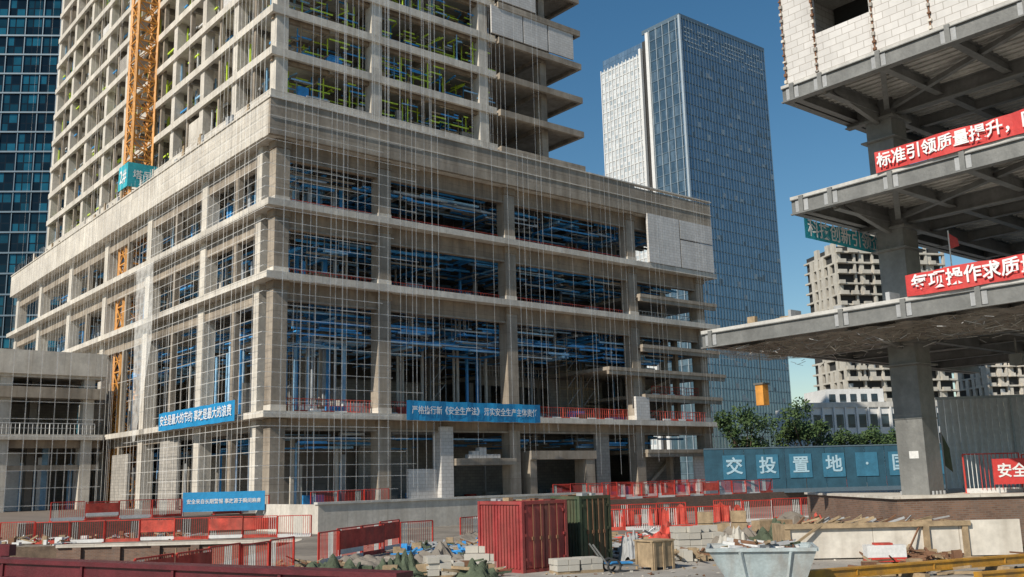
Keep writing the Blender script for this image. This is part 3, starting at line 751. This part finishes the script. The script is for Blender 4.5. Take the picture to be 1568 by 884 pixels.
def pile(name,loc,r,cnt,mats,seed,lmax=1.6,ang=None):
    rr=random.Random(seed); m=MB()
    for i in range(cnt):
        x,y=rr.uniform(-r,r),rr.uniform(-r*.6,r*.6); z=rr.uniform(.03,.35*(1-abs(x)/r)+.08); l=rr.uniform(.3,lmax); a=rr.uniform(0,6.28) if ang is None else ang+rr.uniform(-.15,.15)
        if rr.random()<.25: s=rr.uniform(.15,.5); m.box(x,x+s,y,y+s*.8,0.02,rr.uniform(.15,.5),rr.choice(mats))
        else: m.bar((x,y,z),(x+l*math.cos(a),y+l*math.sin(a),max(.03,z+rr.uniform(-.15,.3))),rr.uniform(.03,.11),rr.choice(mats))
    return m.build(name,None,loc)
def stack(name,loc,nx,ny,nzz,sx,sy,sz,k,seed,ang=0):
    rr=random.Random(seed); m=MB()
    for a in range(nx):
        for b in range(ny):
            for c in range(nzz):
                if c==nzz-1 and rr.random()<.45: continue
                o=rr.uniform(-.04,.04); m.box(a*sx+o,a*sx+sx*.94+o,b*sy+o,b*sy+sy*.94+o,c*sz+.1,c*sz+sz*.95+.1,k)
    m.box(0,nx*sx,0,ny*sy,0,.1,'wood'); return m.build(name,None,loc,ang)
heap('tarpaulin_heap',(-5.7,32.5,0),1.1,.9,.85,'tarp',1); heap('tarpaulin_heap',(-4.0,34.2,0),1.0,.9,.9,'tarp',2); heap('tarpaulin_heap',(-4.0,32.2,0),1.1,.8,.5,'tarp',3); heap('tarpaulin_heap',(-7.0,36,0),1.0,.8,.5,'tarp',13); heap('tarpaulin_heap',(-1.4,33.6,0),.8,.6,.6,'tarp',33)
heap('tarpaulin_heap',(20.5,37.6,0),1.6,1.0,1.5,'tarp',8); heap('tarpaulin_heap',(17.2,38.2,0),.9,.8,1.0,'soil',9); heap('tarpaulin_heap',(10.5,41,0),1.4,.9,1.2,'tarp',19); heap('tarpaulin_heap',(7,46,0),1.6,1.1,1.0,'redn',21); heap('tarpaulin_heap',(8.6,40.2,0),1.0,.7,1.1,'beige',23); heap('tarpaulin_heap',(13.5,46,0),1.6,.9,1.3,'redn',24)
heap('rubble_heap',(-3,38,0),1.8,1.3,.8,'ground',4); heap('rubble_heap',(9,42,0),2.5,1.6,1.0,'ground',5); heap('sand_heap',(13,49,0),3,2,1.1,'ground',6); heap('soil_mound',(-6,40,0),1.4,1.6,.4,'ground',14); heap('soil_mound',(-2,52,0),4,2,.5,'ground',15); heap('soil_mound',(17,56,0),5,2.5,1.0,'ground',16)
stack('concrete_block_stack',(-3.0,33.6,0),3,3,3,.42,.35,.2,'beige',1,RT(15)); stack('concrete_block_stack',(-2.0,36.2,0),3,3,3,.5,.35,.25,'beige',2,RT(-10)); stack('sandbag_stack',(1.3,34.0,0),4,2,2,.42,.4,.2,'beige',3,RT(20))
stack('concrete_block_stack',(6.5,41,0),4,3,4,.5,.35,.25,'beige',6,RT(10)); stack('cardboard_box_stack',(7.8,43.5,0),3,2,3,.7,.6,.5,'wood',7,RT(-10)); stack('cardboard_box_stack',(10.8,45,0),3,2,2,.9,.7,.5,'wood',8,RT(20))
for i,(x,y,r,c,mt) in enumerate([(-5.4,34,1.4,40,['wood','rust','tarp']),(-2.5,34.6,1.5,60,['wood','beige','rust','tarp']),(5.9,38.5,1.5,60,['wood','wood','beige']),(8.6,38.8,1.8,90,['wood','wood','rust']),(3.8,40.5,1.5,80,['steell','white','rust']),(11,44,2.5,110,['wood','white','blue','rust']),(16,47,3,110,['wood','white','redn','rust']),(-30,61.6,3,60,['wood','rust','wood','white']),(-24,64,3,60,['wood','steell','rust']),(-36,62.5,3,60,['wood','rust','beige']),(-3.2,45,2.5,110,['blue','steell','wood','tarp']),(14,36,1.4,60,['rust','wood','rust']),(12,31.6,1.5,30,['wood','rust']),(-8.5,38,1.5,40,['rust','wood','tarp']),(6,50,3,120,['redn','wood','steell','white']),(13,54,4,150,['redn','wood','steell','rust']),(22,60,5,150,['redn','wood','steell','white']),(-1,48,2.5,90,['wood','blue','rust']),(21,37,2.5,80,['wood','tarp','rust'])]):
    pile('scrap_timber_pile' if i%2 else 'scrap_material_pile',(x,y,0),r,c,mt,20+i)
pile('steel_tube_bundle',(2.9,44,0),2.2,70,['steell','rust'],51,2.8,.2)
heap('rope_coil_heap',(4.3,38.6,0),.5,.5,1.2,'steell',12)
m=MB()
for i in range(1500):
    x=R(-8,24);y=26+26*random.random()**1.2; s=R(.02,.08); m.bar((x,y,s*.3),(x+R(-.15,.15),y+R(-.15,.15),s*.4),s,random.choice(['wood','soil','beige','rust','blockg','concl']),3)
m.build('scattered_debris')
m=MB()
m.bar((0,0,.25),(1.1,.1,.2),.05,'steel');m.bar((0,.5,.25),(1.1,.6,.2),.05,'steel');m.bar((0,0,.25),(-.5,0,.95),.05,'steel');m.bar((0,.5,.25),(-.5,.5,.95),.05,'steel');m.box(.0,.9,.05,.5,.28,.33,'blue')
for y in (-.06,.6):
    for i in range(12):
        a=i*math.pi/6;b=(i+1)*math.pi/6; m.bar((.2+.22*math.cos(a),y,.22+.22*math.sin(a)),(.2+.22*math.cos(b),y,.22+.22*math.sin(b)),.06,'dark')
m.build('handcart',None,(3.0,34.2,0),RT(10))
m=MB(); m.bar((0,0,0),(0,0,2.6),.05,'steell'); m.poly([(0,0,2.6),(.25,-.1,1.9),(.3,-.1,.9),(0,0,1.2)],'green'); m.build('green_flag',None,(18.1,42.2,H-1.1))
# ------------------------------------------------------------------ trees
def tree(name,loc,h,r,seed,n=2600):
    rr=random.Random(seed); e=empty(name,loc); m=MB()
    th=h*.42
    def taper(p,q,a,b,k=6):
        p=Vector(p);q=Vector(q);d=(q-p).normalized();u=d.orthogonal().normalized();w=d.cross(u)
        f=lambda c,rad:[c+u*math.cos(6.283*i/k)*rad+w*math.sin(6.283*i/k)*rad for i in range(k)]
        m.prism(f(p,a),f(q,b),'bark')
    taper((0,0,-.3),(.1,.05,th),.22,.15)
    cl=[]
    for i in range(9):
        a=i*2.4+rr.uniform(-.3,.3); l=r*rr.uniform(.4,.85); z=h*rr.uniform(.5,.88)
        q=(l*math.cos(a),l*math.sin(a),z); taper((.1,.05,th*rr.uniform(.75,1)),q,.1,.03,5); cl.append((Vector(q),r*rr.uniform(.25,.42)))
    cl.append((Vector((0,0,h*.9)),r*.4)); cl.append((Vector((0,0,h*.68)),r*.55))
    m.build('trunk_and_limbs',e)
    f=MB()
    for i in range(n):
        c,rad=rr.choice(cl); d=Vector((rr.gauss(0,1),rr.gauss(0,1),rr.gauss(0,.8))).normalized()*rad*rr.uniform(.5,1.1)
        p=c+d; s=rr.uniform(.12,.26)
        a=Vector((rr.gauss(0,1),rr.gauss(0,1),rr.gauss(0,1))).normalized(); b=a.orthogonal().normalized()
        f.poly([p-a*s,p+b*s*.6,p+a*s,p-b*s*.6],'leaf')
    f.build('leaves',e)
tree('street_tree',(24.0,104,0),10.3,3.2,1); tree('street_tree',(31.3,108,0),11,3.2,2,3200)
tree('street_tree',(37,112,0),8.0,2.2,5,1500); tree('street_tree',(41.5,115,0),8.2,2.3,6,1700); tree('street_tree',(45.5,118,0),8.2,2.6,7,1700)
m=MB(); rr=random.Random(9)
for i in range(40):
    x=-700+i*38; hh=rr.uniform(8,40); m.box(x,x+rr.uniform(15,30),700,730,0,hh,rr.choice(['blockg','white','beige']))
m.build('background_skyline')
m=MB(); m.bar((0,0,0),(0,0,40),1.2,'steel'); m.bar((-12,0,40),(35,0,46),1,'steel'); m.bar((0,0,40),(0,0,49),.8,'steel'); m.bar((0,0,49),(25,0,44.6),.3,'steel'); m.build('distant_tower_crane',None,(185,600,0))
# ------------------------------------------------------------------ light, sky, camera
EL=38
Ls=Vector((-.66,-.75,0)).normalized()*math.cos(RT(EL)); Ls.z=math.sin(RT(EL))
sd=bpy.data.lights.new('sun','SUN'); sd.energy=5.0; sd.angle=RT(.5); sd.color=(1,.92,.79)
so=bpy.data.objects.new('sun',sd); scene.collection.objects.link(so); so.rotation_euler=(-Ls).to_track_quat('-Z','Y').to_euler(); so.location=(0,0,100)
w=bpy.data.worlds.new('World'); scene.world=w; w.use_nodes=True; nt=w.node_tree
bg=nt.nodes['Background']; sk=nt.nodes.new('ShaderNodeTexSky'); sk.sky_type='NISHITA'; sk.sun_disc=False; sk.sun_elevation=RT(EL); sk.sun_rotation=math.atan2(Ls.x,Ls.y)%(2*math.pi)
sk.air_density=1.1; sk.dust_density=.1; sk.ozone_density=1.5
hs=nt.nodes.new('ShaderNodeHueSaturation'); hs.inputs['Saturation'].default_value=1.3; hs.inputs['Hue'].default_value=.494
nt.links.new(sk.outputs[0],hs.inputs['Color']); nt.links.new(hs.outputs[0],bg.inputs[0]); bg.inputs[1].default_value=.087
cd=bpy.data.cameras.new('camera'); co=bpy.data.objects.new('camera',cd); scene.collection.objects.link(co); scene.camera=co
cd.sensor_width=36; cd.lens=36*1500/1568; cd.clip_end=8000; cd.clip_start=.1
p=RT(10.98); r=RT(1.44)
F=Vector((0,math.cos(p),math.sin(p))); r0=Vector((1,0,0)); u0=Vector((0,-math.sin(p),math.cos(p)))
Rv=math.cos(r)*r0-math.sin(r)*u0; U=math.sin(r)*r0+math.cos(r)*u0
mm=Matrix((Rv,U,-F)).transposed().to_4x4(); mm.translation=Vector((0,0,H)); co.matrix_world=mm
scene.view_settings.view_transform='Standard'; scene.view_settings.look='None'; scene.view_settings.exposure=0
